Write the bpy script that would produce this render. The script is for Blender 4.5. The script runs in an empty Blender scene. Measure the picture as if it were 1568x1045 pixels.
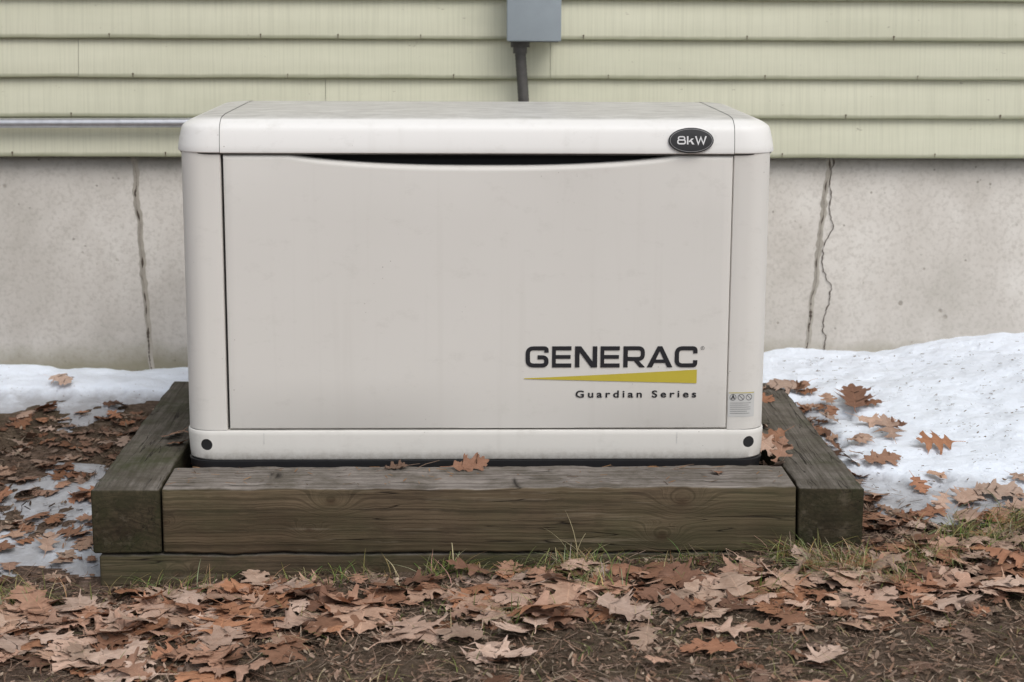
import bpy, bmesh, math, random
import numpy as np
from mathutils import Vector, Matrix, noise as mn
random.seed(7); np.random.seed(7)
R=math.radians
scene=bpy.context.scene
COL=scene.collection
# ------------------------------------------------------------ helpers
def empty(name):
    o=bpy.data.objects.new(name,None); COL.objects.link(o); return o
def mk(name,V,F,mat,parent=None,smooth=None,uv=None,col=None):
    me=bpy.data.meshes.new(name); me.from_pydata([tuple(v) for v in V],[],F); me.update()
    if mat: me.materials.append(mat)
    if uv is not None:
        l=me.uv_layers.new(name='UVMap')
        vi=np.empty(len(me.loops),dtype=np.int32); me.loops.foreach_get('vertex_index',vi)
        l.data.foreach_set('uv',np.asarray(uv,dtype=np.float32)[vi].ravel())
    if col is not None:
        a=me.color_attributes.new('lcol','FLOAT_COLOR','POINT')
        a.data.foreach_set('color',np.asarray(col,dtype=np.float32).ravel())
    if smooth is not None:
        bm=bmesh.new(); bm.from_mesh(me)
        if smooth<179:
            bmesh.ops.recalc_face_normals(bm,faces=bm.faces)
        for f in bm.faces: f.smooth=True
        for e in bm.edges:
            if len(e.link_faces)==2 and e.calc_face_angle(0)>R(smooth): e.smooth=False
        bm.to_mesh(me); bm.free()
    o=bpy.data.objects.new(name,me); COL.objects.link(o)
    if parent: o.parent=parent
    return o
def boxdata(x0,x1,y0,y1,z0,z1):
    V=[(x0,y0,z0),(x1,y0,z0),(x1,y1,z0),(x0,y1,z0),(x0,y0,z1),(x1,y0,z1),(x1,y1,z1),(x0,y1,z1)]
    F=[(0,3,2,1),(4,5,6,7),(0,1,5,4),(1,2,6,5),(2,3,7,6),(3,0,4,7)]
    return V,F
def box(name,x0,x1,y0,y1,z0,z1,mat,parent=None,bev=0,seg=2,wob=0,cuts=0):
    V,F=boxdata(x0,x1,y0,y1,z0,z1)
    bm=bmesh.new(); vs=[bm.verts.new(v) for v in V]
    for f in F: bm.faces.new([vs[i] for i in f])
    if bev: bmesh.ops.bevel(bm,geom=list(bm.edges),offset=bev,segments=seg,profile=.5,affect='EDGES')
    if cuts:
        L=max(x1-x0,y1-y0); ax=0 if x1-x0>=y1-y0 else 1
        a0=(x0,y0)[ax]
        for k in range(1,cuts):
            co=[0,0,0]; co[ax]=a0+L*k/cuts; no=[0,0,0]; no[ax]=1
            bmesh.ops.bisect_plane(bm,geom=bm.verts[:]+bm.edges[:]+bm.faces[:],plane_co=co,plane_no=no)
    if wob:
        for v in bm.verts:
            c0=v.co.copy()
            v.co+=mn.noise_vector(c0*9)*wob
            v.co+=mn.noise_vector(c0*40+Vector((5,1,2)))*wob*.7
            v.co+=mn.noise_vector(c0*110+Vector((1,7,2)))*wob*.4
    for f in bm.faces: f.smooth=True
    for e in bm.edges:
        if len(e.link_faces)==2 and e.calc_face_angle(0)>R(50): e.smooth=False
    me=bpy.data.meshes.new(name); bm.to_mesh(me); bm.free(); me.materials.append(mat)
    o=bpy.data.objects.new(name,me); COL.objects.link(o)
    if parent:o.parent=parent
    return o
def tube(path,rad,n=12,ridge=0):
    V=[];F=[]
    P=[Vector(p) for p in path]
    for i,p in enumerate(P):
        t=(P[min(i+1,len(P)-1)]-P[max(i-1,0)]).normalized()
        a=t.cross(Vector((0,1,0.01))).normalized(); b=t.cross(a)
        r=rad[i] if isinstance(rad,(list,tuple)) else rad
        if ridge and i%2: r+=ridge
        for k in range(n):
            an=2*math.pi*k/n; V.append(p+a*r*math.cos(an)+b*r*math.sin(an))
    for i in range(len(P)-1):
        for k in range(n):
            F.append((i*n+k,i*n+(k+1)%n,(i+1)*n+(k+1)%n,(i+1)*n+k))
    F.append(tuple(range(n))[::-1]); F.append(tuple(range((len(P)-1)*n,len(P)*n)))
    return V,F
# ------------------------------------------------------------ node helper
class NT:
    def __init__(s,name):
        s.m=bpy.data.materials.new(name); s.m.use_nodes=True; s.t=s.m.node_tree
        s.b=s.t.nodes['Principled BSDF']; s.tc=s.t.nodes.new('ShaderNodeTexCoord')
        s.obj=s.tc.outputs['Object']; s.uv=s.tc.outputs['UV']
    def L(s,a,b): s.t.links.new(a,b)
    def put(s,sock,v):
        if isinstance(v,bpy.types.NodeSocket): s.L(v,sock)
        elif v is not None:
            if isinstance(v,(tuple,list)) and len(v)==3 and sock.type=='RGBA': v=(*v,1)
            sock.default_value=v
    def map(s,v,scale=(1,1,1),loc=(0,0,0),rot=(0,0,0)):
        n=s.t.nodes.new('ShaderNodeMapping'); s.L(v,n.inputs[0]); n.inputs['Scale'].default_value=scale
        n.inputs['Location'].default_value=loc; n.inputs['Rotation'].default_value=rot; return n.outputs[0]
    def noise(s,v,sc,det=4,rough=.55,dist=0):
        n=s.t.nodes.new('ShaderNodeTexNoise'); s.L(v,n.inputs['Vector']); n.inputs['Scale'].default_value=sc
        n.inputs['Detail'].default_value=det; n.inputs['Roughness'].default_value=rough; n.inputs['Distortion'].default_value=dist
        return n.outputs['Fac']
    def vor(s,v,sc,feat='F1'):
        n=s.t.nodes.new('ShaderNodeTexVoronoi'); n.feature=feat; s.L(v,n.inputs['Vector']); n.inputs['Scale'].default_value=sc
        return n.outputs['Distance']
    def math(s,op,a,b=None,c=None,clamp=False):
        n=s.t.nodes.new('ShaderNodeMath'); n.operation=op; n.use_clamp=clamp
        s.put(n.inputs[0],a); s.put(n.inputs[1],b)
        if c is not None: s.put(n.inputs[2],c)
        return n.outputs[0]
    def ramp(s,f,st,interp='LINEAR'):
        n=s.t.nodes.new('ShaderNodeValToRGB'); s.put(n.inputs[0],f); cr=n.color_ramp; cr.interpolation=interp
        while len(cr.elements)<len(st): cr.elements.new(.5)
        for e,(p,c) in zip(cr.elements,st):
            e.position=p
            if not isinstance(c,(tuple,list)): c=(c,c,c)
            e.color=(*c,1)
        return n.outputs[0]
    def mix(s,f,a,b,mode='MIX'):
        n=s.t.nodes.new('ShaderNodeMix'); n.data_type='RGBA'; n.blend_type=mode
        s.put(n.inputs[0],f); s.put(n.inputs[6],a); s.put(n.inputs[7],b); return n.outputs[2]
    def sep(s,v):
        n=s.t.nodes.new('ShaderNodeSeparateXYZ'); s.L(v,n.inputs[0]); return n.outputs
    def attr(s,nm):
        n=s.t.nodes.new('ShaderNodeAttribute'); n.attribute_name=nm; return n.outputs['Color']
    def nz(s):
        n=s.t.nodes.new('ShaderNodeNewGeometry'); return s.sep(n.outputs['Normal'])
    def bump(s,h,strength=.5,dist=.002,prev=None):
        n=s.t.nodes.new('ShaderNodeBump'); s.L(h,n.inputs['Height']); n.inputs['Strength'].default_value=strength
        n.inputs['Distance'].default_value=dist
        if prev: s.L(prev,n.inputs['Normal'])
        return n.outputs[0]
    def out(s,col=None,rough=None,bump=None,metal=None,spec=None):
        if col is not None: s.put(s.b.inputs['Base Color'],col)
        if rough is not None: s.put(s.b.inputs['Roughness'],rough)
        if metal is not None: s.put(s.b.inputs['Metallic'],metal)
        if spec is not None: s.b.inputs['Specular IOR Level'].default_value=spec
        if bump is not None: s.L(bump,s.b.inputs['Normal'])
        return s.m
# ------------------------------------------------------------ materials
def m_enclosure(name,c,dirt):
    s=NT(name); n1=s.noise(s.obj,3,4)
    col=s.mix(s.ramp(n1,[(.35,0),(.75,.4)]),c,tuple(v*.92 for v in (c[0],c[1]*.995,c[2]*.98)))
    st=s.noise(s.map(s.obj,(35,35,1.2)),1,3)
    col=s.mix(s.ramp(st,[(.56,0),(.85,.16)]),col,(.50,.475,.42))
    sm_=s.noise(s.map(s.obj,(1,1,1.6),loc=(4,2,1)),13,5,.72)
    col=s.mix(s.ramp(sm_,[(.56,0),(.74,.24)]),col,(.45,.43,.38))
    sp=s.vor(s.obj,75); spn=s.noise(s.obj,7,3)
    mask=s.math('MULTIPLY',s.ramp(sp,[(.05,1),(.10,0)]),s.ramp(spn,[(.58,0),(.66,.75)]))
    col=s.mix(mask,col,(.20,.17,.13))
    if dirt:
        nz=s.nz()[2]
        d=s.math('MULTIPLY',s.ramp(nz,[(.93,0),(.995,1)]),s.ramp(s.noise(s.map(s.obj,(1,2.0,1)),15,6,.74),[(.34,.25),(.66,.75)]))
        col=s.mix(d,col,(.38,.365,.34))
        z=s.sep(s.obj)[2]
        low=s.math('MULTIPLY',s.ramp(z,[(.197,.5),(.225,0)]),s.ramp(s.noise(s.obj,60,4,.7),[(.35,.2),(.65,1)]))
        col=s.mix(low,col,(.25,.21,.16))
    return s.out(col,.45,s.bump(s.noise(s.obj,900,1),.06,.0004),spec=.38)
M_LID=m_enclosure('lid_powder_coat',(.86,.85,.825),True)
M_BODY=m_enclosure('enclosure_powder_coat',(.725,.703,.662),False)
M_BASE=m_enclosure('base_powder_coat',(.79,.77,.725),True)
def m_plain(name,c,r=.6,metal=0,nsc=30,amt=.25):
    s=NT(name); n=s.noise(s.obj,nsc,4)
    col=s.mix(s.ramp(n,[(.35,0),(.7,amt)]),c,tuple(v*.45 for v in c)); return s.out(col,r,s.bump(n,.2,.001),metal=metal)
M_BLACK=m_plain('black_plastic',(.018,.018,.02),.5)
M_DARK=m_plain('dark_gap',(.02,.02,.022),.8)
M_INK=m_plain('decal_black',(.016,.016,.020),.45,amt=.05)
M_YEL=m_plain('decal_yellow',(.55,.45,.05),.45,amt=.08)
M_WHT=m_plain('decal_white',(.72,.72,.72),.4,amt=.05)
M_GREYINK=m_plain('decal_grey',(.25,.25,.25),.5,amt=.05)
M_STICK=m_plain('sticker_silver',(.60,.60,.585),.35,amt=.1)
M_GALV=m_plain('galvanised_steel',(.62,.63,.66),.33,metal=.8,nsc=50,amt=.3)
M_BOX=m_plain('grey_enamel_box',(.315,.36,.395),.5,nsc=20,amt=.15)
M_COND=m_plain('weathered_conduit',(.09,.085,.08),.55,nsc=60,amt=.6)
M_RUST=m_plain('rusty_nail',(.10,.07,.045),.8)
def m_siding():
    s=NT('cream_clapboard_paint'); uv=s.sep(s.uv); v=uv[1]
    g=s.noise(s.map(s.obj,(170,3,4)),1,3,.6); big=s.noise(s.map(s.obj,(1.1,1,6)),1.6,4,.6)
    col=s.mix(s.ramp(big,[(.3,0),(.75,1)]),(.675,.668,.525),(.59,.588,.452))
    col=s.mix(s.ramp(g,[(.36,.24),(.55,0)]),col,(.42,.42,.315))
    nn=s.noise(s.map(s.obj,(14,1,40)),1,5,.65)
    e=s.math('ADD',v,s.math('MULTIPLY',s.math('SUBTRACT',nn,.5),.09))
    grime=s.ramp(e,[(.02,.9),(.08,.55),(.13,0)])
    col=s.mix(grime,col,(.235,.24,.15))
    chip=s.noise(s.map(s.obj,(30,30,70)),1,3,.7); cm=s.math('MULTIPLY',s.ramp(chip,[(.69,0),(.73,1)]),.6)
    col=s.mix(cm,col,(.26,.23,.17))
    return s.out(col,.62,s.bump(g,.3,.0012),spec=.3)
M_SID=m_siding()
def m_concrete():
    s=NT('foundation_concrete'); z=s.sep(s.obj)[2]
    a=s.noise(s.obj,2.2,6,.62); b=s.noise(s.map(s.obj,(1,1,.45)),6,6,.7); c=s.noise(s.obj,90,4,.7)
    col=s.ramp(a,[(.32,(.43,.405,.365)),(.5,(.545,.515,.475)),(.68,(.63,.605,.565))])
    col=s.mix(s.ramp(b,[(.45,0),(.72,.36)]),col,(.38,.35,.31))
    col=s.mix(s.ramp(c,[(.34,.42),(.52,0)]),col,(.33,.305,.27))
    pit=s.vor(s.obj,34); pm=s.math('MULTIPLY',s.ramp(pit,[(.08,1),(.14,0)]),s.ramp(s.noise(s.obj,11,2),[(.54,0),(.62,1)]))
    pit2=s.vor(s.obj,12); pm2=s.math('MULTIPLY',s.ramp(pit2,[(.06,1),(.10,0)]),s.ramp(s.noise(s.obj,4,2),[(.5,0),(.55,1)]))
    pm=s.math('MAXIMUM',pm,pm2)
    col=s.mix(s.math('MULTIPLY',pm,.6),col,(.18,.16,.13))
    wet=s.math('ADD',z,s.math('MULTIPLY',s.math('SUBTRACT',a,.5),.16))
    col=s.mix(s.ramp(wet,[(.18,.8),(.25,0)]),col,(.22,.20,.13))
    h=s.math('ADD',s.math('MULTIPLY',b,.6),s.math('SUBTRACT',s.math('MULTIPLY',c,.35),s.math('MULTIPLY',pm,.8)))
    return s.out(col,.9,s.bump(h,.42,.006),spec=.2)
M_CONC=m_concrete()
M_CAULK=m_plain('crack_patch_mortar',(.43,.395,.34),.9,nsc=40,amt=.35)
M_CRACK=m_plain('crack_shadow',(.09,.07,.055),.95,nsc=60)
def m_wood(name,axis,pith,knots=(),green=.35,tone=1.0,ring=1.0):
    s=NT(name); x,y,z=s.sep(s.obj)
    ln,oth=(x,y) if axis=='x' else (y,x)
    A=(1.3,11,11) if axis=='x' else (11,1.3,11)
    F=(3,120,120) if axis=='x' else (120,3,120)
    B=(1.7,22,30) if axis=='x' else (22,1.7,30)
    dis=s.noise(s.map(s.obj,A),.5,4,.65)
    dy=s.math('SUBTRACT',oth,pith[0]); dz=s.math('SUBTRACT',z,pith[1])
    r=s.math('SQRT',s.math('ADD',s.math('MULTIPLY',dy,dy),s.math('MULTIPLY',dz,dz)))
    r=s.math('ADD',r,s.math('MULTIPLY',dis,.05))
    kmask=None
    for (kx,kz,sz) in knots:
        a=s.math('MULTIPLY',s.math('SUBTRACT',ln,kx),.62); b=s.math('SUBTRACT',z,kz)
        d2=s.math('ADD',s.math('MULTIPLY',a,a),s.math('MULTIPLY',b,b))
        g=s.math('EXPONENT',s.math('DIVIDE',d2,-sz*sz*2.2))
        r=s.math('ADD',r,s.math('MULTIPLY',g,.05))
        k=s.math('EXPONENT',s.math('DIVIDE',d2,-sz*sz*.25))
        kmask=k if kmask is None else s.math('MAXIMUM',kmask,k)
    cr=s.t.nodes.new('ShaderNodeTexNoise'); cr.noise_dimensions='1D'; s.L(r,cr.inputs['W']); cr.inputs['Scale'].default_value=190; cr.inputs['Detail'].default_value=3; cr.inputs['Roughness'].default_value=.6
    w=cr.outputs['Fac']
    fine=s.noise(s.map(s.obj,F),1,5,.7); band=s.noise(s.map(s.obj,B),1,4,.6); big=s.noise(s.map(s.obj,(3,3,6)),1,4,.6)
    T=lambda c:tuple(v*tone for v in c)
    lo=T((.066,.047,.029)); hi=T((.172,.128,.082))
    col=s.mix(s.ramp(band,[(.3,0),(.7,1)]),lo,hi)
    col=s.mix(s.math('MULTIPLY',s.ramp(w,[(.38,1),(.55,0)]),.65*ring),col,T((.045,.031,.019)))
    col=s.mix(s.ramp(fine,[(.36,.65),(.56,0)]),col,T((.033,.025,.017)))
    col=s.mix(s.ramp(big,[(.4,0),(.72,green)]),col,T((.072,.078,.037)))
    pale=s.noise(s.map(s.obj,(2.2,30,42) if axis=='x' else (30,2.2,42),loc=(7,3,1)),1,4,.7)
    col=s.mix(s.ramp(pale,[(.57,0),(.70,.5)]),col,T((.27,.225,.165)))
    n=s.nz(); up=s.ramp(n[2],[(.5,0),(.95,1)])
    greyt=s.mix(s.ramp(fine,[(.34,0),(.62,1)]),(.12,.103,.09),(.33,.297,.268))
    greyt=s.mix(s.ramp(s.noise(s.obj,11,5,.7),[(.40,0),(.64,.75)]),greyt,(.085,.073,.054))
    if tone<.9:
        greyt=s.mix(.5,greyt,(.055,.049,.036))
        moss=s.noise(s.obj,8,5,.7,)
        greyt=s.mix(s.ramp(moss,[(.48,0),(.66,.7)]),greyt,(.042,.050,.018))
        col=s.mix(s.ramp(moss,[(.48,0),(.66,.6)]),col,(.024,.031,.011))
    col=s.mix(s.math('MULTIPLY',up,.92),col,greyt)
    if kmask is not None: col=s.mix(s.math('MULTIPLY',kmask,.65),col,(.045,.026,.015))
    ck=s.noise(s.map(s.obj,(1.4,1,46) if axis=='x' else (46,1.4,46)),1,2,.4)
    cm=s.math('MULTIPLY',s.ramp(ck,[(.494,0),(.5,1),(.506,0)]),s.ramp(s.noise(s.obj,6,2),[(.5,0),(.58,1)]))
    ck2=s.noise(s.map(s.obj,(1.8,60,1) if axis=='x' else (60,1.8,1),loc=(3,1,2)),1,2,.4)
    cm2=s.math('MULTIPLY',s.math('MULTIPLY',s.ramp(ck2,[(.490,0),(.5,1),(.510,0)]),up),s.ramp(s.noise(s.obj,5,2),[(.40,0),(.48,1)]))
    cm=s.math('MAXIMUM',cm,cm2)
    col=s.mix(s.math('MULTIPLY',cm,.9),col,(.012,.009,.007))
    h=s.math('SUBTRACT',s.math('ADD',s.math('MULTIPLY',fine,.7),s.math('MULTIPLY',w,.25)),cm)
    return s.out(col,.85,s.bump(h,.7,.003),spec=.18)
def m_ground():
    s=NT('bare_soil'); a=s.noise(s.obj,5,6,.7); b=s.noise(s.obj,60,6,.75); c=s.noise(s.obj,260,3,.7)
    col=s.ramp(b,[(.3,(.065,.043,.033)),(.5,(.17,.117,.09)),(.7,(.31,.225,.18))])
    col=s.mix(s.ramp(a,[(.42,0),(.7,.5)]),col,(.09,.063,.045))
    far=s.noise(s.obj,.6,3); col=s.mix(s.ramp(far,[(.5,0),(.6,.25)]),col,(.09,.09,.04))
    h=s.math('ADD',b,s.math('MULTIPLY',c,.5))
    return s.out(col,.95,s.bump(h,1,.012),spec=.12)
def m_snow():
    s=NT('old_snow'); t=s.sep(s.attr('lcol'))[0]
    n=s.noise(s.obj,30,5,.65); m=s.noise(s.obj,220,3,.6); a=s.noise(s.obj,7,4)
    col=s.mix(s.ramp(s.math('ADD',t,s.math('MULTIPLY',s.math('SUBTRACT',n,.5),.6)),[(.12,0),(.7,1)]),(.37,.375,.395),(.80,.86,.95))
    dn=s.math('MULTIPLY',s.ramp(s.vor(s.obj,60),[(.08,1),(.16,0)]),s.ramp(s.noise(s.obj,5,3),[(.48,0),(.58,.75)]))
    col=s.mix(dn,col,(.17,.13,.10))
    b1=s.bump(a,.6,.04); return s.out(col,.5,s.bump(s.math('ADD',n,s.math('MULTIPLY',m,.3)),.5,.008,b1),spec=.4)
def m_leaf():
    s=NT('dry_oak_leaf'); uv=s.sep(s.uv); u=uv[0]; v=s.math('SUBTRACT',uv[1],.5); av=s.math('ABSOLUTE',v)
    c=s.attr('lcol')
    mid=s.ramp(av,[(.004,1),(.014,0)])
    lt=s.math('FRACT',s.math('MULTIPLY',s.math('SUBTRACT',u,s.math('MULTIPLY',av,.75)),6.2))
    lat=s.ramp(s.math('ABSOLUTE',s.math('SUBTRACT',lt,.5)),[(.02,1),(.07,0)])
    vein=s.math('MAXIMUM',mid,s.math('MULTIPLY',lat,.6))
    n=s.noise(s.obj,45,4,.7); n2=s.noise(s.obj,200,3,.6)
    c2=s.mix(s.ramp(n,[(.38,0),(.78,.65)]),c,s.mix(1,c,(.5,.40,.34),'MULTIPLY'))
    c2=s.mix(s.math('MULTIPLY',s.ramp(n2,[(.6,0),(.72,1)]),.3),c2,(.09,.05,.035))
    c3=s.mix(s.math('MULTIPLY',vein,.4),c2,s.mix(1,c2,(1.5,1.45,1.4),'MULTIPLY'))
    h=s.math('ADD',s.math('MULTIPLY',vein,-.6),n)
    return s.out(c3,.7,s.bump(h,.5,.002),spec=.22)
def m_vcol(name,r=.8):
    s=NT(name); n=s.noise(s.obj,80,2)
    return s.out(s.mix(s.ramp(n,[(.4,0),(.7,.3)]),s.attr('lcol'),(.06,.045,.03)),r,spec=.15)
M_GROUND=m_ground(); M_SNOW=m_snow(); M_LEAF=m_leaf(); M_BITS=m_vcol('litter_bits'); M_GRASS=m_vcol('grass_blades',.7)
# ------------------------------------------------------------ terrain
def sm(t):
    t=max(0,min(1,t)); return t*t*(3-2*t)
FX0,FX1,FY0,FY1=-.765,.781,-.237,.765
def hgt(x,y,raw=False):
    t=max(0,min(1,(y+.32)/1.35)); t=.5*t+.5*sm(t)
    s=sm((x+.9)/1.9)
    z=(-.008+.080*s)+(.155-.040*s)*t
    z+=.040*sm((x-.85)/.8)*t
    z+=.007*mn.noise(Vector((x*3.1,y*3.1,.3)))+.004*mn.noise(Vector((x*11,y*11,4)))
    if y<-.3: z-=.03*min(3,(-.3-y))
    if (not raw) and FX0+.07<x<FX1-.07 and FY0+.07<y<FY1-.06: z=min(z,.135)
    return z
def axis(lo,hi,st,far,g=1.25):
    a=list(np.arange(lo,hi+1e-6,st)); s=st; v=hi
    while v<far: s*=g; v+=s; a.append(v)
    s=st; v=lo; pre=[]
    while v>-far: s*=g; v-=s; pre.append(v)
    return pre[::-1]+a
XS=axis(-1.7,1.7,.022,70); YS=axis(-1.2,1.15,.022,70)
V=[(x,y,hgt(x,y)) for y in YS for x in XS]; nx=len(XS)
F=[(j*nx+i,j*nx+i+1,(j+1)*nx+i+1,(j+1)*nx+i) for j in range(len(YS)-1) for i in range(nx-1)]
mk('ground',V,F,M_GROUND,smooth=180)
def snow_mt(x,y):
    n=mn.fractal(Vector((x*3.2,y*3.2,7.7)),1,2,5); n2=mn.fractal(Vector((x*9,y*9,2.7)),1,2,4)
    m=-1; th=.030
    if y>.70 and -.78<=x<=.79: m=max(m,(y-.80)/.06+n2*.5)
    if x>.70:
        e=-.03+.09*n+.06*n2+.10*sm((.98-x)/.12)
        m1=(y-e)/.15
        rim=(x-.795-.03*n2-.02*sm((y-.25)/.4))/.09
        if y<.66: m1=min(m1,rim)
        th=.004+.024*sm((y+.05)/.35)
        m2=.42*(n*1.5+n2*1.7+.50)-1.4*sm((-.12-y)/.09)
        if x<.86 : m2-=.3
        if m2>m1: th=.007
        m=max(m,m1,m2)
    if x<-.7:
        m=max(m,(y-.83)/.05+n*.5+n2*.6)
        if y<=.83: th=.010
        if y>.60: m=max(m,.32*(n2*2.8+n+ (y-.72)*5))
        if y<.42:
            th=.008; m=max(m,.36*sm((.47-y)/.12)*(1.7*n+1.8*n2+.48)-.9*sm((-.17-y)/.06)+.35*math.exp(-((x+.86)/.10)**2-((y+.02)/.13)**2))
    return max(-1,min(1,m)),th
def snow_m(x,y): return snow_mt(x,y)[0]
XS2=axis(-1.6,1.6,.010,7,1.2); YS2=list(np.arange(-.45,1.036,.010))
V=[];C=[]
for y in YS2:
    for x in XS2:
        m,full=snow_mt(x,y)
        inn=(FX0+.03<x<FX1-.03 and FY0+.02<y<FY1-.02)
        th=full*sm(m)**.7 if m>0 else -.012
        if m>0:
            k=min(1,m)*min(1,full/.025)
            th+=k*(.010*mn.noise(Vector((x*5,y*5,1)))+.007*mn.noise(Vector((x*14,y*18,1)))+.003*mn.noise(Vector((x*40,y*40,1))))
            if x>.7: th+=.015*sm((x-.95)/.5)*sm((y-.3)/.6)*k
            if y>.93: th+=.010*sm((y-.93)/.1)*(.5+mn.noise(Vector((x*2.5,0,0))))
        if inn: th=-.3; m=-1
        V.append((x,y,hgt(x,y,True)+th)); k=max(0,m)*(1 if full>.02 else .34+30*max(0,full-.004)); k=min(1,k); C.append((k,1 if m>0 else 0,k,1))
nx=len(XS2); F=[]
for j in range(len(YS2)-1):
    for i in range(nx-1):
        q=(j*nx+i,j*nx+i+1,(j+1)*nx+i+1,(j+1)*nx+i)
        if any(C[k][1]>0 for k in q): F.append(q)
mk('snow',V,F,M_SNOW,smooth=180,col=C)
def surf(x,y):
    z=hgt(x,y); m,f=snow_mt(x,y)
    if m>0 and not(FX0<x<FX1 and y<FY1): z+=f*sm(m)**.7+.004*(f>.02)+(.015*sm((x-.95)/.5)*sm((y-.3)/.6) if x>.7 else 0)
    return z
# ------------------------------------------------------------ house wall
YW=1.03
house=empty('house')
box('foundation',-5,5,YW,YW+.3,-.6,.80,M_CONC,house)
box('wall_core',-5,5,YW+.002,YW+7,.80,2.9,M_CONC,house)
V=[];F=[];UV=[]
nailV=[];nailF=[]
EXP=.1016; Z0=.748
joints={0:[-2.1,1.9],1:[-.385,2.4],2:[-1.02,.20,2.0],3:[-2.0,1.62],4:[-.6,1.1]}
for k in range(21):
    z0=Z0+k*EXP; js=joints.get(k,[random.uniform(-2,-.5),random.uniform(.3,2.4)])
    ed=[-5]+js+[5]
    for a,b in zip(ed[:-1],ed[1:]):
        a+=.0006;b-=.0006
        dz=random.uniform(-.0014,.0014); dy=random.uniform(-.001,.001)
        n=max(2,int((b-a)/.06)); base=len(V)
        prof=[(-.010,0,0),(-.0305,0,0),(-.0335,.0012,.012),(-.0338,.004,.04),(-.0275,.05,.5),(-.0195,.1016,1),(-.015,.125,1.2)]
        for i in range(n+1):
            x=a+(b-a)*i/n
            jz=.0012*mn.noise(Vector((x*6,k*3.3,0)))+.0007*mn.noise(Vector((x*40,k*3.3,0))); jy=.0012*mn.noise(Vector((x*2,k*5.1,9)))
            for (py,pz,v) in prof:
                V.append((x,YW+py+dy+jy,z0+pz+dz+(jz if pz<.01 else 0))); UV.append((x,v))
        m=len(prof)
        for i in range(n):
            for p in range(m-1):
                F.append((base+i*m+p,base+i*m+p+1,base+(i+1)*m+p+1,base+(i+1)*m+p))
    x=-3+random.uniform(0,.3)
    while x<3:
        x+=random.choice([.2,.4,.4,.41])+random.uniform(-.02,.02)
        r=random.uniform(.0016,.0028); zz=z0+.012; yy=YW-.0358; b0=len(nailV)
        for q in range(8): nailV.append((x+r*math.cos(q*math.pi/4),yy-.0003,zz+r*math.sin(q*math.pi/4)))
        nailF.append(tuple(range(b0,b0+8)))
        b0=len(nailV); w=r*.5; nailV+= [(x-w,yy+.0001,zz),(x+w,yy+.0001,zz),(x+w*.5,yy+.0007,zz-.0095),(x-w*.6,yy+.0007,zz-.0095)]; nailF.append((b0,b0+1,b0+2,b0+3))
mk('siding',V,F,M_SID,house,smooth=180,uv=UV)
mk('siding_nails',nailV,nailF,M_RUST,house)
box('eave_soffit',-5.2,5.2,YW-.25,YW+7,2.9,2.98,M_SID,house)
V,F=[(-5.3,YW-.4,2.985),(5.3,YW-.4,2.985),(5.3,YW+3.5,4.6),(-5.3,YW+3.5,4.6),(5.3,YW+7.3,2.985),(-5.3,YW+7.3,2.985)],[(0,1,2,3),(3,2,4,5)]
mk('roof',V,F,M_DARK,house)
def strip(pts,ws,y,name,mat,parent):
    V=[];F=[]
    for i,(p,w) in enumerate(zip(pts,ws)):
        V+=[(p[0]-w,y,p[1]),(p[0],y-.0012,p[1]),(p[0]+w,y,p[1])]
        if i:
            a=(i-1)*3; F+=[(a,a+1,a+4,a+3),(a+1,a+2,a+5,a+4)]
    return mk(name,V,F,mat,parent,smooth=180)
def jag(x0,z0,x1,z1,n,amp,seed):
    P=[]
    for i in range(n+1):
        t=i/n; P.append((x0+(x1-x0)*t+amp*mn.fractal(Vector((t*9,seed,0)),1,2,4),z0+(z1-z0)*t))
    return P
P=jag(-.893,.745,-.86,.10,120,.006,1.1); strip(P,[.007+.006*abs(mn.noise(Vector((i*.2,3,0)))) for i in range(121)],YW-.0006,'patched_seam',M_CAULK,house)
P=jag(-.893,.735,-.862,.10,200,.007,1.1); strip(P,[max(.0001,.0003+.005*mn.noise(Vector((i*.10,8,0)))+(.004 if i>140 or 20<i<34 else 0)*abs(mn.noise(Vector((i*.3,2,0))))) for i in range(201)],YW-.0022,'foundation_crack',M_CRACK,house)
P=jag(.945,.745,.895,.1,120,.006,5.1); strip(P,[.006+.007*abs(mn.noise(Vector((i*.2,31,0)))) for i in range(121)],YW-.0006,'patched_seam',M_CAULK,house)
P=jag(.945,.745,.893,.1,200,.007,5.1); strip(P,[max(.0001,.0003+.0045*mn.noise(Vector((i*.11,18,0)))+(.005 if i>120 else 0)*abs(mn.noise(Vector((i*.3,5,0))))) for i in range(201)],YW-.0022,'foundation_crack',M_CRACK,house)
P=jag(.956,.742,.945,.15,220,.024,9.4); strip(P,[max(.0004,.0012+.0012*mn.noise(Vector((i*.2,48,0)))) for i in range(221)],YW-.0025,'foundation_crack',M_CRACK,house)
pipe=empty('metal_conduit_pipe')
V,F=tube([(-3,.976,.832),(-1.6,.976,.835),(-.35,.976,.841)],.0128,20); mk('tube',V,F,M_GALV,pipe,smooth=50)
jb=empty('electrical_box')
box('housing',.088,.218,.905,1.003,1.060,1.42,M_BOX,jb,.004)
box('cover',.084,.222,.893,.905,1.052,1.44,M_BOX,jb,.003)
box('bottom_hinge',.090,.216,.9085,.93,1.050,1.0595,M_COND,jb,.001)
cond=empty('flexible_conduit')
V,F=tube([(.120,.955,1.060),(.120,.955,1.049),(.120,.955,1.0488),(.120,.955,1.036),(.120,.955,1.0358),(.120,.955,1.02)],[.021,.021,.0245,.0245,.018,.018],20); mk('fitting',V,F,M_COND,cond,smooth=40)
V,F=tube([(.120+.040*t+.003*math.sin(t*6),.955,1.03-.75*t) for t in np.linspace(0,1,160)],.0135,16,.0012); mk('tube',V,F,M_COND,cond,smooth=60)
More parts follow.
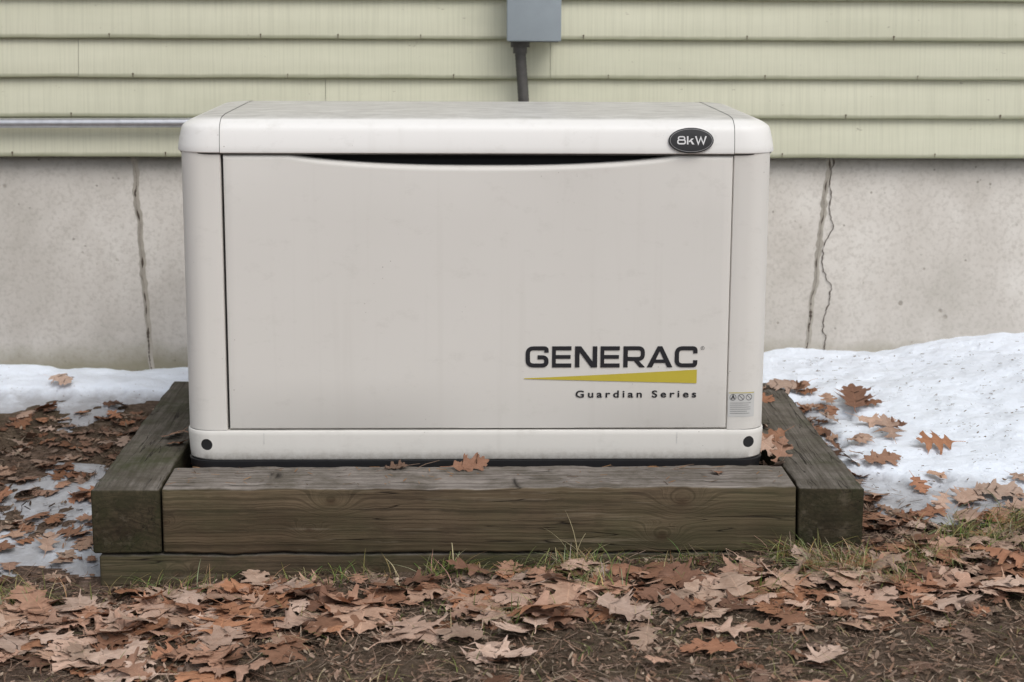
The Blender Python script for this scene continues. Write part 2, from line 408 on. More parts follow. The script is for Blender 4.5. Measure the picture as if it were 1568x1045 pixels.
# ------------------------------------------------------------ timbers
frame=empty('timber_frame')
WF=m_wood('timber_front_wood','x',(-.15,-.06),[(-.29,.172,.017),(.415,.170,.020),(.375,.098,.016),(-.335,.115,.010),(-.62,.13,.008)],.5,1.0,.9)
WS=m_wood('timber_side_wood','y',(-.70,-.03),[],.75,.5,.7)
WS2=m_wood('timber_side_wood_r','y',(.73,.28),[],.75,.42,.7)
WL=m_wood('timber_lower_wood','x',(-.10,-.15),[(-.2,.03,.01),(-.60,.02,.012)],.6,.8,.8)
box('front_timber',-.627,.645,-.235,-.066,.066,.2,WF,frame,.005,3,.0028,110)
box('left_timber',FX0,-.631,-.237,.765,.066,.199,WS,frame,.005,3,.0028,90)
box('right_timber',.649,FX1,-.237,.765,.066,.197,WS2,frame,.005,3,.0028,90)
box('back_timber',-.627,.645,.655,.765,.066,.198,WL,frame,.005,3,.002,50)
box('lower_front_timber',-.755,.74,-.232,-.10,-.075,.061,WL,frame,.005,3,.0028,110)
box('lower_left_timber',-.757,-.63,-.098,.76,-.075,.061,WS,frame,.005,3,.002,40)
box('lower_right_timber',.65,.775,-.098,.76,-.075,.061,WS2,frame,.005,3,.002,40)
# ------------------------------------------------------------ generator
gen=empty('standby_generator'); gen.location=(.0035,0,0); gen.scale=(1.013,1,1)
def rr(hx,hy,r,cx=0,cy=0,n=10):
    P=[]
    for (sx,sy,a0) in ((1,-1,-90),(1,1,0),(-1,1,90),(-1,-1,180)):
        for i in range(n+1):
            a=R(a0+90*i/n); P.append((cx+sx*(hx-r)+r*math.cos(a),cy+sy*(hy-r)+r*math.sin(a)))
    return P
def loft(rings):
    V=[];F=[];n=len(rings[0][0])
    for P,z in rings: V+=[(x,y,z) for x,y in P]
    for i in range(len(rings)-1):
        for k in range(n): F.append((i*n+k,i*n+(k+1)%n,(i+1)*n+(k+1)%n,(i+1)*n+k))
    F.append(tuple(range(n))[::-1]); F.append(tuple(range((len(rings)-1)*n,len(rings)*n)))
    return V,F
ins=[(.847,.003),(.8485,.0005),(.851,0),(.862,.0012),(.876,.0035),(.890,.0065),(.897,.0085),(.9005,.0105),(.904,.014),(.9085,.021),(.9125,.029),(.9152,.0355),(.9170,.043),(.9183,.055),(.920,.08),(.9218,.12),(.9235,.20),(.9242,.29)]
def lidrings(off=0):
    return [(rr(.614-i-off,.326-i-off,max(.03,.070-i*.35-off),0,.32),z-off) for z,i in ins]
def piece(name,V,F,mat,cuts,sm_=35):
    bm=bmesh.new(); vs=[bm.verts.new(v) for v in V]
    for f in F: bm.faces.new([vs[i] for i in f])
    for xc,s in cuts:
        bmesh.ops.bisect_plane(bm,geom=bm.verts[:]+bm.edges[:]+bm.faces[:],plane_co=(xc,0,0),plane_no=(s,0,0),clear_outer=True)
    bmesh.ops.recalc_face_normals(bm,faces=bm.faces)
    for f in bm.faces: f.smooth=True
    for e in bm.edges:
        if len(e.link_faces)==2 and e.calc_face_angle(0)>R(sm_): e.smooth=False
    me=bpy.data.meshes.new(name); bm.to_mesh(me); bm.free(); me.materials.append(mat)
    o=bpy.data.objects.new(name,me); COL.objects.link(o); o.parent=gen; return o
XL,XR=-.521,.5245
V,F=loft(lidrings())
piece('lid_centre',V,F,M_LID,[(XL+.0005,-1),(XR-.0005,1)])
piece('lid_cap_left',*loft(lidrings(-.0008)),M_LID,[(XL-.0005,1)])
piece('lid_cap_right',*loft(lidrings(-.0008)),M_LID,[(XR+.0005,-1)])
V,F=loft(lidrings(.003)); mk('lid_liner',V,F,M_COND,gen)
BX=.606; BR=.05; ZB=.262; ZT=.849
def arc(cx,cy,r,a0,a1,n=12): return [(cx+r*math.cos(R(a0+(a1-a0)*i/n)),cy+r*math.sin(R(a0+(a1-a0)*i/n))) for i in range(n+1)]
path=[(XR,.035),(XR,.003),(XR+.0015,.0006),(XR+.004,0)]+arc(BX-BR,BR,BR,-90,0)+[(BX,.2),(BX,.4)]+arc(BX-BR,.64-BR,BR,0,90)+arc(-BX+BR,.64-BR,BR,90,180)+[(-BX,.4),(-BX,.2)]+arc(-BX+BR,BR,BR,180,270)+[(XL-.004,0),(XL-.0015,.0006),(XL,.003),(XL,.035)]
V=[];F=[]; zs=[ZB,.4,.55,.7,ZT]; n=len(path)
for z in zs: V+=[(x,y,z) for x,y in path]
for i in range(len(zs)-1):
    for k in range(n-1): F.append((i*n+k,i*n+k+1,(i+1)*n+k+1,(i+1)*n+k))
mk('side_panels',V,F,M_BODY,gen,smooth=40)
box('inner_liner',XL-.003,XR+.003,.034,.60,.26,.848,M_DARK,gen)
xl,xr,zb=-.5155,.5230,.2645
def ztop(x):
    u=(x+.382)/(.790)
    z=.8455
    if 0<u<1: z-=.0240*(1-abs(2*u-1)**2.4)**.8
    return z
cols=[(xl,.012),(xl,.0025),(xl+.0008,.0008),(xl+.0028,0)]+[(x,0) for x in np.linspace(xl+.02,xr-.02,110)]+[(xr-.0028,0),(xr-.0008,.0008),(xr,.0025),(xr,.012)]
V=[];F=[]
for x,y0 in cols:
    zt=ztop(x); r=.012
    pf=[(.012,zb),(.0025,zb),(.0008,zb+.0008),(0,zb+.003)]+[(0,zb+.003+(zt-r-zb-.003)*t) for t in (.2,.4,.6,.8,1)]
    pf+=[(r*(1-math.cos(R(a))),zt-r+r*math.sin(R(a))) for a in (15,30,45,60,75,90)]+[(.03,zt)]
    for y,z in pf:
        w=.0010*mn.noise(Vector((x*2.4,z*2.4,3))) if (y==0 and y0==0) else 0
        V.append((x,max(y,y0)+w,z))
m=len(pf)
for i in range(len(cols)-1):
    for p in range(m-1): F.append((i*m+p,(i+1)*m+p,(i+1)*m+p+1,i*m+p+1))
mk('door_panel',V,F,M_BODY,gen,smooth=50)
BZ=[(.1955,.009),(.197,.005),(.200,.003),(.215,.0018),(.25,0),(.2575,0),(.2600,.001),(.2612,.004)]
V,F=loft([(rr(.609-i,.323-i,.055,0,.32,14),z) for z,i in BZ])
base=mk('base_skirt',V,F,M_BASE,gen,smooth=35)
for hx,hz in ((-.5655,.2305),(.5725,.234)):
    sx=-1 if hx<0 else 1
    a=math.asin(max(0,(abs(hx)-.554)/.055))
    c=Vector((sx*(.554+.055*math.sin(a)),.052-.055*math.cos(a),hz))
    ax=Vector((sx*.2,-1,0)).normalized()
    bm=bmesh.new(); bmesh.ops.create_cone(bm,cap_ends=True,segments=32,radius1=.0125,radius2=.0125,depth=.04)
    me=bpy.data.meshes.new('cutter'); bm.to_mesh(me); bm.free()
    cy=bpy.data.objects.new('cutter',me); COL.objects.link(cy); cy.parent=gen; cy.location=c
    cy.rotation_mode='QUATERNION'; cy.rotation_quaternion=ax.to_track_quat('Z','Y')
    bpy.context.view_layer.update()
    md=base.modifiers.new('h','BOOLEAN'); md.object=cy; md.operation='DIFFERENCE'; md.solver='EXACT'
    bpy.context.view_layer.objects.active=base
    bpy.ops.object.modifier_apply(modifier='h')
    bpy.data.objects.remove(cy)
    u=ax.cross(Vector((0,0,1))).normalized(); w=Vector((0,0,1)); V=[]
    for d in (.003,.018):
        for q in range(24):
            an=2*math.pi*q/24; V.append(c-ax*d+u*.01245*math.cos(an)+w*.01245*math.sin(an))
    F=[tuple(range(24))]+[(q,(q+1)%24,24+(q+1)%24,24+q) for q in range(24)]
    mk('lifting_hole',V,F,M_BLACK,gen)
for xs in (-.445,.420):
    mk('skirt_seam',[(xs-.0005,-.0036,.232),(xs+.0005,-.0036,.232),(xs+.0005,-.0036,.2565),(xs-.0005,-.0036,.2565)],[(0,1,2,3)],M_STICK,gen)
V,F=loft([(rr(.598,.315,.055,0,.32,10),.12),(rr(.606,.322,.055,0,.32,10),.183),(rr(.608,.323,.055,0,.32,10),.1945),(rr(.603,.318,.05,0,.32,10),.1958)])
mk('mounting_pad',V,F,M_BLACK,gen,smooth=40)
for sx in (-1,1):
    for k in range(7):
        z=.36+k*.045
        V=[(sx*(BX-.001),.16,z),(sx*(BX-.001),.50,z),(sx*(BX+.012),.50,z+.004),(sx*(BX+.012),.16,z+.004),(sx*(BX-.001),.16,z+.028),(sx*(BX-.001),.50,z+.028)]
        mk('louvre',V,[(0,1,2,3),(3,2,5,4),(0,3,4),(1,5,2)],M_BODY,gen)
        mk('louvre_slot',[(sx*(BX+.0006),.165,z-.008),(sx*(BX+.0006),.495,z-.008),(sx*(BX+.0006),.495,z-.001),(sx*(BX+.0006),.165,z-.001)],[(0,1,2,3)],M_DARK,gen)
def fillet(P,r,closed=False,n=6):
    out=[];N=len(P)
    for i in range(N):
        p=Vector(P[i])
        if not closed and i in (0,N-1): out.append(p); continue
        a=Vector(P[i-1])-p; b=Vector(P[(i+1)%N])-p
        rr_=min(r,a.length*.5,b.length*.5)
        p0=p+a.normalized()*rr_; p1=p+b.normalized()*rr_
        for k in range(n+1):
            t=k/n; out.append(p0*(1-t)**2+p*2*t*(1-t)+p1*t*t)
    return out
def stroke(P,w,closed=False):
    P=[Vector(p) for p in P]; N=len(P); V=[];F=[]
    for i in range(N):
        a=P[i-1] if (closed or i>0) else None; b=P[(i+1)%N] if (closed or i<N-1) else None
        d1=(P[i]-a).normalized() if a is not None else (b-P[i]).normalized()
        d2=(b-P[i]).normalized() if b is not None else d1
        n1=Vector((-d1.y,d1.x)); n2=Vector((-d2.y,d2.x)); mm=(n1+n2)
        mm=mm.normalized() if mm.length>1e-6 else n1
        L=min(2.5,1/max(.3,mm.dot(n1)))
        V+=[P[i]+mm*w/2*L,P[i]-mm*w/2*L]
    for i in range(N if closed else N-1):
        j=(i+1)%N; F.append((2*i,2*i+1,2*j+1,2*j))
    return V,F
def glyph(ch):
    s=.19; a=s/2
    if ch=='G': return [stroke(fillet([(1-a,.70),(1-a,1-a),(a,1-a),(a,a),(1-a,a),(1-a,.48),(.52,.48)],.26),s)]
    if ch=='C': return [stroke(fillet([(1-a,.66),(1-a,1-a),(a,1-a),(a,a),(1-a,a),(1-a,.34)],.26),s)]
    if ch=='E': return [stroke([(.98,1-a),(a,1-a),(a,a),(.98,a)],s),stroke([(s,.5),(.94,.5)],s*.92)]
    if ch=='N': return [stroke([(a,0),(a,1)],s*1.1),stroke([(1-a,0),(1-a,1)],s*1.1),([Vector((0,1)),Vector((.27,1)),Vector((1,0)),Vector((.73,0))],[(0,1,2,3)])]
    if ch=='R': return [stroke([(a,0),(a,1)],s*1.1),stroke(fillet([(s,1-a),(1-a,1-a),(1-a,.40),(s,.40)],.22),s),([Vector((.46,.33)),Vector((.70,.33)),Vector((1.02,0)),Vector((.76,0))],[(0,1,2,3)])]
    if ch=='A': return [([Vector((-.06,0)),Vector((.17,0)),Vector((.60,1)),Vector((.40,1))],[(0,1,2,3)]),([Vector((.83,0)),Vector((1.06,0)),Vector((.60,1)),Vector((.44,.90))],[(0,1,2,3)]),stroke([(.22,.29),(.78,.29)],.16)]
    if ch=='8': return [stroke(fillet([(.08,.08),(.92,.08),(.92,.54),(.08,.54)],.22,True),.16,True),stroke(fillet([(.15,.53),(.85,.53),(.85,.93),(.15,.93)],.2,True),.15,True)]
    if ch=='k': return [stroke([(a,0),(a,1)],s*1.1),([Vector((.2,.36)),Vector((.62,.72)),Vector((.92,.72)),Vector((.36,.25))],[(0,1,2,3)]),([Vector((.42,.46)),Vector((.62,.52)),Vector((1,0)),Vector((.70,0))],[(0,1,2,3)])]
    if ch=='W': return [stroke([(.04,1),(.27,.06),(.5,.85),(.73,.06),(.96,1)],.15)]
def text(word,x0,z0,hh,widths,gap,y,mat,name,tf=None):
    V=[];F=[];x=x0;k=0
    for ch,w in zip(word,widths):
        for gv,gf in glyph(ch):
            b=len(V); k+=1
            for p in gv: V.append((x+p.x*w,y-.00006*(k%9),z0+p.y*hh))
            F+=[tuple(b+i for i in f) for f in gf]
        x+=w+gap
    if tf: V=[tf(Vector(v)) for v in V]
    return mk(name,V,F,mat,gen)
W=[.0480,.0410,.0455,.0410,.0445,.0480,.0475]
gap=(.3585-sum(W))/6
text('GENERAC',.1010,.3970,.0455,W,gap,-.0014,M_INK,'door_lettering')
def fonttext(body,x0,x1,z0,capz,y,mat,name,sp=1.0,off=0):
    cu=bpy.data.curves.new(name,'FONT'); cu.body=body; cu.size=1; cu.space_character=sp; cu.offset=off
    o=bpy.data.objects.new(name,cu); COL.objects.link(o); bpy.context.view_layer.update()
    me=bpy.data.meshes.new_from_object(o.evaluated_get(bpy.context.evaluated_depsgraph_get()))
    co=np.array([v.co for v in me.vertices]); bpy.data.objects.remove(o)
    mnx,mxx=co[:,0].min(),co[:,0].max(); cap=.70
    V=[(x0+(c[0]-mnx)/(mxx-mnx)*(x1-x0),y,z0+c[1]/cap*(capz-z0)) for c in co]
    F=[tuple(p.vertices) for p in me.polygons]
    return mk(name,V,F,mat,gen)
fonttext('Guardian Series',.206,.4590,.3320,.3468,-.0014,M_INK,'series_lettering',1.45,.022)
fonttext('R',.4685,.4715,.4365,.4405,-.0014,M_INK,'registered_mark')
V,F=stroke([(.470+.0036*math.cos(t),.4385+.0036*math.sin(t)) for t in np.linspace(0,2*math.pi,20,endpoint=False)],.0007,True)
mk('registered_ring',[(p.x,-.0014,p.y) for p in V],F,M_INK,gen)
top=[];bot=[]
for i in range(21):
    t=i/20; x=.098+.361*t; top.append((x,-.0014,.3738+.0182*t**1.15)); bot.append((x,-.0014,.3722-.0098*t))
V=bot+top; F=[(i,i+1,21+i+1,21+i) for i in range(20)]
mk('yellow_swoosh',V,F,M_YEL,gen)
c=Vector((.4350,-.0065,.8755)); tl=R(9)
def btf(v):
    return Vector((c.x+v.x, c.y+v.y*math.cos(tl)+v.z*math.sin(tl), c.z+v.z*math.cos(tl)-v.y*math.sin(tl)))
def ell(a,b,n=56): return [(a*math.cos(2*math.pi*i/n),b*math.sin(2*math.pi*i/n)) for i in range(n)]
def eloft(rs,nm,mat):
    V=[];F=[];n=56
    for a,b,y in rs: V+=[btf(Vector((x,y,z))) for x,z in ell(a,b)]
    for i in range(len(rs)-1):
        for k in range(n): F.append((i*n+k,i*n+(k+1)%n,(i+1)*n+(k+1)%n,(i+1)*n+k))
    F.append(tuple(range((len(rs)-1)*n,len(rs)*n)))
    mk(nm,V,F,mat,gen,smooth=40)
eloft([(.0460,.0262,.012),(.0460,.0262,-.001),(.0452,.0254,-.002),(.0442,.0244,-.0022)],'badge_rim_outer',M_BLACK)
eloft([(.0436,.0238,-.0015),(.0436,.0238,-.0026),(.0427,.0229,-.0026)],'badge_ring',M_GREYINK)
eloft([(.0425,.0227,-.0022),(.0423,.0225,-.0030),(.039,.020,-.0033),(.02,.01,-.0036)],'badge_face',M_BLACK)
text('8kW',-.0290,-.0085,.0170,[.0180,.0150,.0225],.0020,-.0042,M_WHT,'badge_lettering',btf)
def post(s_,z,o):
    x=.5265+s_
    if x<BX-BR: return (x,-o,z)
    a=(x-(BX-BR))/BR
    return (BX-BR+(BR+o)*math.sin(a),BR-(BR+o)*math.cos(a),z)
def patch(s0,s1,z0,z1,o,mat,nm,n=14):
    V=[];F=[]
    for i in range(n+1):
        s_=s0+(s1-s0)*i/n; V+=[post(s_,z0,o),post(s_,z1,o)]
        if i: F.append((2*i-2,2*i,2*i+1,2*i-1))
    mk(nm,V,F,mat,gen,smooth=180)
patch(0,.057,.289,.343,.0006,M_STICK,'warning_sticker')
patch(.001,.056,.3405,.3420,.0009,M_YEL,'sticker_band')
for k in range(3):
    cx=.010+k*.017
    V,F=stroke([(cx+.0064*math.cos(t),.3315+.0064*math.sin(t)) for t in np.linspace(0,2*math.pi,24,endpoint=False)],.0010,True)
    mk('sticker_icon',[post(p.x,p.y,.001) for p in V],F,M_INK,gen)
    V,F=stroke([(cx-.0045,.3360),(cx+.0045,.3270)],.0010) if k else stroke([(cx-.003,.3275),(cx,.3355),(cx+.003,.3275)],.0025)
    mk('sticker_icon',[post(p.x,p.y,.0011) for p in V],F,M_INK,gen)
for k in range(6):
    patch(.004,.052-random.uniform(0,.012),.3185-k*.0045,.3197-k*.0045,.0009,M_GREYINK,'sticker_text',8)
# ------------------------------------------------------------ leaves
OUT=[(0,.007),(.06,.012),(.12,.03),(.17,.10),(.19,.19),(.215,.235),(.235,.17),(.27,.09),(.31,.055),(.35,.08),(.385,.20),(.42,.31),(.475,.40),(.47,.31),(.525,.335),(.505,.24),(.52,.14),(.55,.075),(.60,.10),(.65,.22),(.72,.31),(.79,.35),(.765,.27),(.815,.25),(.775,.16),(.785,.09),(.82,.065),(.86,.10),(.915,.155),(.905,.085),(.95,.06),(1.0,.0)]
def leafvar(seed):
    rs=random.Random(seed); V=[];UV=[];F=[]
    wd=rs.uniform(.80,1.2); fill=rs.uniform(.02,.13)
    bend=rs.uniform(-.3,.45); cup=rs.uniform(-.35,.7); tw=rs.uniform(-.4,.4); side=rs.uniform(-.08,.08); cr=rs.choice([.3,.8,1.4])
    def defo(t,w):
        z=cup*w*w*1.4+bend*(t-.45)**2+tw*w*(t-.5)
        z+=.07*mn.noise(Vector((t*3.3,w*3.3,seed)))*(.25+abs(w)*3)
        if abs(w)>.2: z+=cr*(abs(w)-.2)*mn.noise(Vector((t*5,w*3,seed+9)))
        return (t-.45,w+side*math.sin(t*3.1),z)
    for sgn in (1,-1):
        rows=[];mm=0
        for i,(t,w) in enumerate(OUT):
            t2=min(1,max(0,t+rs.uniform(-.012,.012))) if 0<i<len(OUT)-1 else t
            w2=w*wd*rs.uniform(.88,1.1)+ (fill if .15<t<.9 and w<.15 else 0)
            mid=max(mm,min(t2,t2-.55*w2+.02 if w2>.05 else t2)); mm=mid; mid=min(mid,1)
            b=len(V)
            for q in (0,.35,.7,1):
                tt=mid+(t2-mid)*q; ww=sgn*w2*q; V.append(defo(tt,ww)); UV.append((tt,ww+.5))
            rows.append(b)
        for a,b in zip(rows[:-1],rows[1:]):
            for q in range(3): F.append((a+q,b+q,b+q+1,a+q+1) if sgn>0 else (a+q,a+q+1,b+q+1,b+q))
    b=len(V)
    for i in range(5):
        t=-i*.05
        for w in (-.008,.008):
            p=defo(0,w); V.append((p[0]+t,p[1]+ .02*i*i*.06*(1 if seed%2 else -1),p[2]+.004*i)); UV.append((.02,.5))
    for i in range(4): F.append((b+2*i,b+2*i+1,b+2*i+3,b+2*i+2))
    return np.array(V),F,UV
VARS=[leafvar(i) for i in range(18)]
PAL=[(.50,.315,.23),(.46,.27,.185),(.57,.40,.31),(.40,.20,.12),(.30,.16,.10),(.50,.36,.275),(.44,.22,.125),(.22,.12,.08),(.55,.36,.26),(.62,.46,.37)]
class Leaves:
    def __init__(s): s.V=[];s.F=[];s.U=[];s.C=[];s.n=0
    def add(s,x,y,z,size,yaw,tilt,tdir,col,var=None,zs=1):
        v,f,u=VARS[random.randrange(18) if var is None else var]
        M=Matrix.Rotation(tdir,3,'Z')@Matrix.Rotation(tilt,3,'X')@Matrix.Rotation(yaw-tdir,3,'Z')
        p=v*np.array([1,1,zs]); p=p@np.array(M).T*size
        p=p-np.array([0,0,np.percentile(p[:,2],15)])+np.array([x,y,z])
        s.V.append(p); s.F+=[tuple(i+s.n for i in q) for q in f]; s.U+=u; s.n+=len(v)
        s.C.append(np.tile(np.array([*col,1.]),(len(v),1)))
    def build(s,name):
        return mk(name,np.vstack(s.V),s.F,M_LEAF,None,smooth=180,uv=s.U,col=np.vstack(s.C))
def lcol(wet=0):
    c=random.choice(PAL); k=random.uniform(.66,1.1)*(1-.55*wet); return tuple(v*k for v in c)
LV=Leaves()
def ok(x,y): return not (FX0-.01<x<FX1+.01 and FY0-.012<y<FY1)
def sgn(): return random.choice((-1,1))
cnt=0
while cnt<620:
    x=random.uniform(-1.35,1.35); y=-.275-abs(random.gauss(0,.24))
    if y<-1.3 or not ok(x,y): continue
    d=mn.fractal(Vector((x*2.6,y*3.2,5)),1,2,3)
    dens=.60+1.0*d-(.28 if y<-.56 else 0)-(.22 if x>.75 and y<-.4 else 0)
    if y>-.34: dens-=.2
    if random.random()>dens: continue
    size=random.choice([.065,.08,.095,.11,.125,.14])*random.uniform(.85,1.12)
    if x>.6: size*=.85
    if y>-.36: size*=.75
    LV.add(x,y,hgt(x,y)+random.uniform(.001,.014),size,random.uniform(0,6.28),abs(random.gauss(0,.16)),random.uniform(0,6.28),lcol(),zs=sgn()*random.uniform(.5,1.4)); cnt+=1
for i in range(620):
    x=random.uniform(-1.5,1.5); y=random.uniform(-1.1,-.26)
    if mn.fractal(Vector((x*2.6,y*3.2,5)),1,2,3)<random.uniform(-.5,.25): continue
    LV.add(x,y,hgt(x,y)+.001,random.uniform(.04,.09),random.uniform(0,6.28),abs(random.gauss(0,.12)),random.uniform(0,6.28),lcol(.7),zs=.4)
for i in range(600):
    x=random.uniform(-4,4); y=random.uniform(-3.2,.9)
    if abs(x)<1.35 and y>-1.1: continue
    if snow_m(x,y)>.1 and random.random()<.9: continue
    LV.add(x,y,hgt(x,y)+.006,random.uniform(.07,.13),random.uniform(0,6.28),abs(random.gauss(0,.2)),random.uniform(0,6.28),lcol())
for i in range(520):
    x=random.uniform(-1.5,-.775); y=random.uniform(-.25,.80)
    if not ok(x,y): continue
    b=.30<y<.66
    if not b and random.random()<.66: continue
    w=.75 if b else .3
    LV.add(x,y,surf(x,y)+random.uniform(0,.006),random.uniform(.03,.065) if b else random.uniform(.04,.09),random.uniform(0,6.28),abs(random.gauss(0,.2)),random.uniform(0,6.28),lcol(w),zs=sgn()*.8)
for i in range(150):
    x=random.uniform(.80,1.5); y=random.uniform(-.27,.02)
    if not ok(x,y): continue
    if snow_m(x,y)>.1 and random.random()<.7: continue
    LV.add(x,y,surf(x,y)+random.uniform(0,.010),random.uniform(.045,.095),random.uniform(0,6.28),abs(random.gauss(0,.2)),random.uniform(0,6.28),lcol(.2),zs=sgn())
for i in range(44):
    y=random.uniform(-.1,.68); x=.80+random.random()**1.7*.08
    LV.add(x,y,surf(x,y)+random.uniform(0,.01),random.uniform(.035,.07),random.uniform(0,6.28),abs(random.gauss(0,.3)),random.uniform(0,6.28),lcol(.5),zs=sgn())
for (x,y,s_) in [(.93,.565,.135),(.95,.43,.095),(.84,.42,.08),(.965,.335,.08),(1.065,.27,.09),(.91,.19,.095),(1.13,.03,.12),(1.06,.0,.085),(.79,.68,.09),(.82,.70,.08),(.99,.38,.055),(.86,.50,.055),(1.2,.1,.055),(1.0,-.03,.065),(1.16,-.04,.085),(.90,.30,.055),(.98,.56,.06),(.88,.60,.06),(1.02,.12,.05),(.97,.07,.06)]:
    LV.add(x,y,surf(x,y)+.006,s_*1.1,random.uniform(0,6.28),random.uniform(.15,.5),random.uniform(-.4,.4),lcol(.15),zs=sgn()*1.1)
for (x,y,s_) in [(-1.08,.88,.075),(-.93,.78,.05),(-.90,.70,.06),(-.86,.66,.05),(-1.05,.62,.05)]:
    LV.add(x,y,surf(x,y)+.006,s_,random.uniform(0,6.28),.25,random.uniform(-.4,.4),lcol(.2))
LV.add(-.018,-.085,.204,.088,.25,.55,.05,(.26,.14,.09),var=3,zs=1.2)
LV.add(-.17,-.09,.203,.055,.2,.1,0,(.16,.10,.07),var=5)
for (x,y,z,s_,t) in [(-.665,.20,.203,.095,.35),(-.655,.12,.203,.06,.3),(.665,.16,.195,.08,.6),(.64,.10,.19,.08,.8),(.655,.02,.185,.08,.8),(.635,-.03,.175,.08,.6),(.645,.28,.19,.085,.4),(.71,.62,.20,.085,.3),(.70,.55,.2,.07,.4),(.50,-.13,.202,.04,.2),(-.61,.0,.15,.06,.3),(-.60,.2,.15,.07,.3)]:
    LV.add(x,y,z,s_,random.uniform(0,6.28),t,0 if t>.7 else random.uniform(0,6.28),lcol(.1 if x>0.6 else .35),zs=1.1)
for i in range(60):
    x=random.choice([random.uniform(-.63,-.61),random.uniform(.61,.65),random.uniform(-.6,.6)]); y=random.uniform(-.06,.0) if abs(x)<.6 else random.uniform(-.1,.6)
    LV.add(x,y,.14,random.uniform(.03,.06),random.uniform(0,6.28),.2,random.uniform(0,6.28),lcol(.5))
LV.build('leaf_litter')
# ------------------------------------------------------------ fine debris + grass
V=[];F=[];C=[]
def bit(x,y,z,l,w,yaw,pit,c,curve=0):
    b=len(V); dx,dy=math.cos(yaw),math.sin(yaw)
    for i in range(3):
        t=(i/2-.5)*l; o=curve*(1-(2*i/2-1)**2)
        px_,py_=x+dx*t-dy*o,y+dy*t+dx*o; pz=z+math.sin(pit)*t+abs(math.sin(pit))*l*.5
        for s_ in (-1,1): V.append((px_-dy*w*s_*(1 if i==1 else .5),py_+dx*w*s_*(1 if i==1 else .5),pz+ (w*.6 if s_>0 else 0))); C.append((*c,1))
    F.append((b,b+1,b+3,b+2)); F.append((b+2,b+3,b+5,b+4))
BC=[(.28,.185,.135),(.17,.115,.08),(.40,.285,.215),(.08,.052,.036),(.33,.20,.135),(.46,.36,.27),(.13,.085,.06)]
for i in range(36000):
    r=random.random()
    if r<.74: x=random.uniform(-1.4,1.4); y=random.uniform(-1.05,-.235)
    elif r<.87: x=random.uniform(-1.5,-.77); y=random.uniform(-.25,.72)
    else: x=random.uniform(.78,1.5); y=random.uniform(-.3,.1)
    m=snow_m(x,y)
    if m>.1 and random.random()<(.94 if x>0 else .88): continue
    c=random.choice(BC); k=random.uniform(.6,1.2)*(.6 if x<-.77 and y>.1 else 1); c=tuple(v*k for v in c)
    if random.random()<.62: bit(x,y,surf(x,y)+random.uniform(0,.006),random.uniform(.015,.05),random.uniform(.0004,.0008),random.uniform(0,6.3),random.gauss(0,.2),c,random.uniform(-.004,.004))
    else: bit(x,y,surf(x,y)+random.uniform(0,.005),random.uniform(.005,.015),random.uniform(.0015,.004),random.uniform(0,6.3),random.gauss(0,.5),c)
for i in range(600):
    x=random.uniform(.8,1.5); y=random.uniform(0,.95); bit(x,y,surf(x,y)+.006,random.uniform(.003,.014),random.uniform(.0006,.0018),random.uniform(0,6.3),.1,(.14,.10,.07))
for i in range(140):
    x=random.uniform(-.62,.64); y=random.uniform(-.22,-.08); bit(x,y,.2035,random.uniform(.004,.03),random.uniform(.0004,.0012),random.uniform(0,6.3),0,random.choice([(.1,.07,.05),(.25,.13,.06),(.3,.17,.08)]))
for (x,y,l,a) in [(-.10,-.09,.06,.6),(.09,-.18,.07,2.7),(.45,-.14,.09,-.5),(.49,-.16,.08,2.4),(.43,-.11,.05,.3),(-.16,-.12,.09,.1)]:
    bit(x,y,.205,l,.0011,a,.15,(.16,.11,.08),.006)
mk('plant_debris',V,F,M_BITS,None,col=C)
V=[];F=[];C=[]
def blade(x,y,z,h,w,lean,yaw,c):
    b=len(V); dx,dy=math.cos(yaw),math.sin(yaw); n=5
    for i in range(n+1):
        t=i/n; r=lean*t*t*h; ww=w*(1-t)**.6+.0001
        zz=z+h*t*(1-.35*min(1.5,lean)*t)
        for s_ in (-1,1): V.append((x+dx*r-dy*ww*s_,y+dy*r+dx*ww*s_,zz)); C.append((*c,1))
    for i in range(n): F.append((b+2*i,b+2*i+1,b+2*i+3,b+2*i+2))
GREEN=[(.15,.19,.05),(.20,.23,.07),(.11,.15,.04),(.26,.26,.10)]
STRAW=[(.46,.37,.21),(.52,.43,.26),(.40,.31,.17),(.30,.24,.11)]
clumps=[(-.93,-.33,.06,170,.7),(-.05,-.26,.035,90,.7),(.20,-.25,.03,90,.5),(.12,-.28,.05,90,.6),(.72,-.36,.045,380,.25),(.64,-.28,.03,130,.6),(1.0,-.22,.04,180,.6),(1.13,-.14,.05,260,.5),(.42,-.27,.06,90,.7),(-.60,-.27,.06,60,.7),(.22,-.40,.03,90,.6),(.90,-.32,.04,140,.5),(-.3,-.27,.07,60,.7),(1.2,-.3,.06,120,.4),(.80,-.45,.03,100,.4),(.08,-.50,.04,50,.6),(.55,-.46,.03,60,.5)]
for cx,cy,r,n,g in clumps:
    yw=random.uniform(0,6.28)
    for i in range(n):
        x=random.gauss(cx,r); y=random.gauss(cy,r*.55)
        if not ok(x,y) : y=-.255-random.random()*.03
        if y>FY0-.012 and x<FX1: continue
        blade(x,y,hgt(x,y)-.002,random.uniform(.025,.070),random.uniform(.0006,.0013),random.uniform(.3,2.0),yw+random.gauss(0,1.2),tuple(v*random.uniform(.65,1.1) for v in random.choice(GREEN if random.random()<g else STRAW)))
for i in range(1100):
    x=random.uniform(-1.4,1.4); y=random.uniform(-1,-.26)
    blade(x,y,hgt(x,y)-.002,random.uniform(.015,.04),random.uniform(.0006,.001),random.uniform(.5,2),random.uniform(0,6.28),random.choice(GREEN+STRAW))
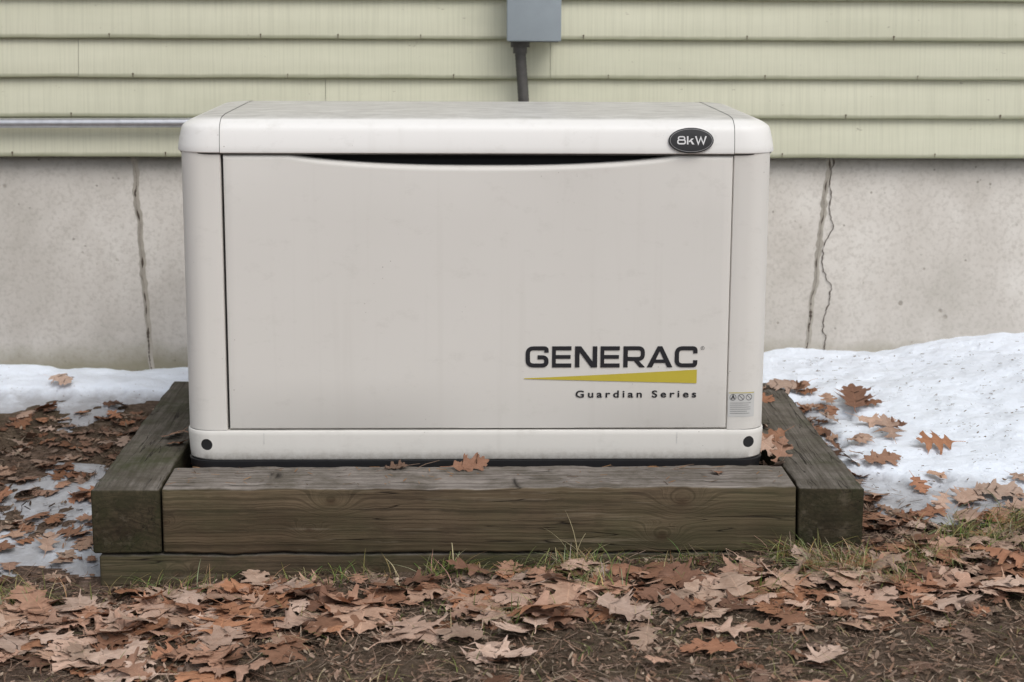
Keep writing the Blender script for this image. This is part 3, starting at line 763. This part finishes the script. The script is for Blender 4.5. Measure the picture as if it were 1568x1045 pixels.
for (x,h,l,a) in [(.205,.12,.25,2.6),(.20,.09,.45,.6),(.215,.07,.8,2.8),(-.045,.085,.3,1.8),(-.05,.06,.6,.4),(-.16,.05,.8,2.5),(.19,.1,.6,3.0),(.225,.06,.9,.3)]:
    blade(x,-.25,hgt(x,-.25),h,.0015,l,a,(.46,.40,.24))
mk('grass',V,F,M_GRASS,None,col=C)
# ------------------------------------------------------------ light
SUN_EL,SUN_AZ=R(52),R(152)
w=bpy.data.worlds.new('World'); scene.world=w; w.use_nodes=True; nt=w.node_tree
bg=nt.nodes['Background']; sky=nt.nodes.new('ShaderNodeTexSky'); sky.sky_type='NISHITA'; sky.sun_disc=False
sky.sun_elevation=SUN_EL; sky.sun_rotation=SUN_AZ; sky.air_density=1; sky.dust_density=3; sky.ozone_density=1
hs=nt.nodes.new('ShaderNodeHueSaturation'); hs.inputs['Saturation'].default_value=.40
nt.links.new(sky.outputs[0],hs.inputs['Color']); nt.links.new(hs.outputs[0],bg.inputs[0]); bg.inputs[1].default_value=.143
ld=bpy.data.lights.new('sun','SUN'); ld.energy=1.1; ld.angle=R(35); ld.color=(1,.98,.95)
lo=bpy.data.objects.new('sun',ld); COL.objects.link(lo)
d=Vector((math.sin(SUN_AZ)*math.cos(SUN_EL),math.cos(SUN_AZ)*math.cos(SUN_EL),math.sin(SUN_EL)))
lo.rotation_euler=d.to_track_quat('Z','Y').to_euler(); lo.location=(2,-3,5)
# ------------------------------------------------------------ camera
cd=bpy.data.cameras.new('camera'); cam=bpy.data.objects.new('camera',cd); COL.objects.link(cam); scene.camera=cam
cd.sensor_width=36; cd.lens=62.3; cd.clip_end=500; cd.clip_start=.05
M=Matrix.Rotation(R(-1.52),4,'Z')@Matrix.Rotation(R(90-11.08),4,'X')@Matrix.Rotation(R(.25),4,'Z')
cam.matrix_world=Matrix.Translation((-.02,-3.657,1.17))@M
cd.dof.use_dof=True; cd.dof.focus_distance=3.62; cd.dof.aperture_fstop=5.6
scene.view_settings.view_transform='Standard'; scene.view_settings.look='None'; scene.view_settings.exposure=0
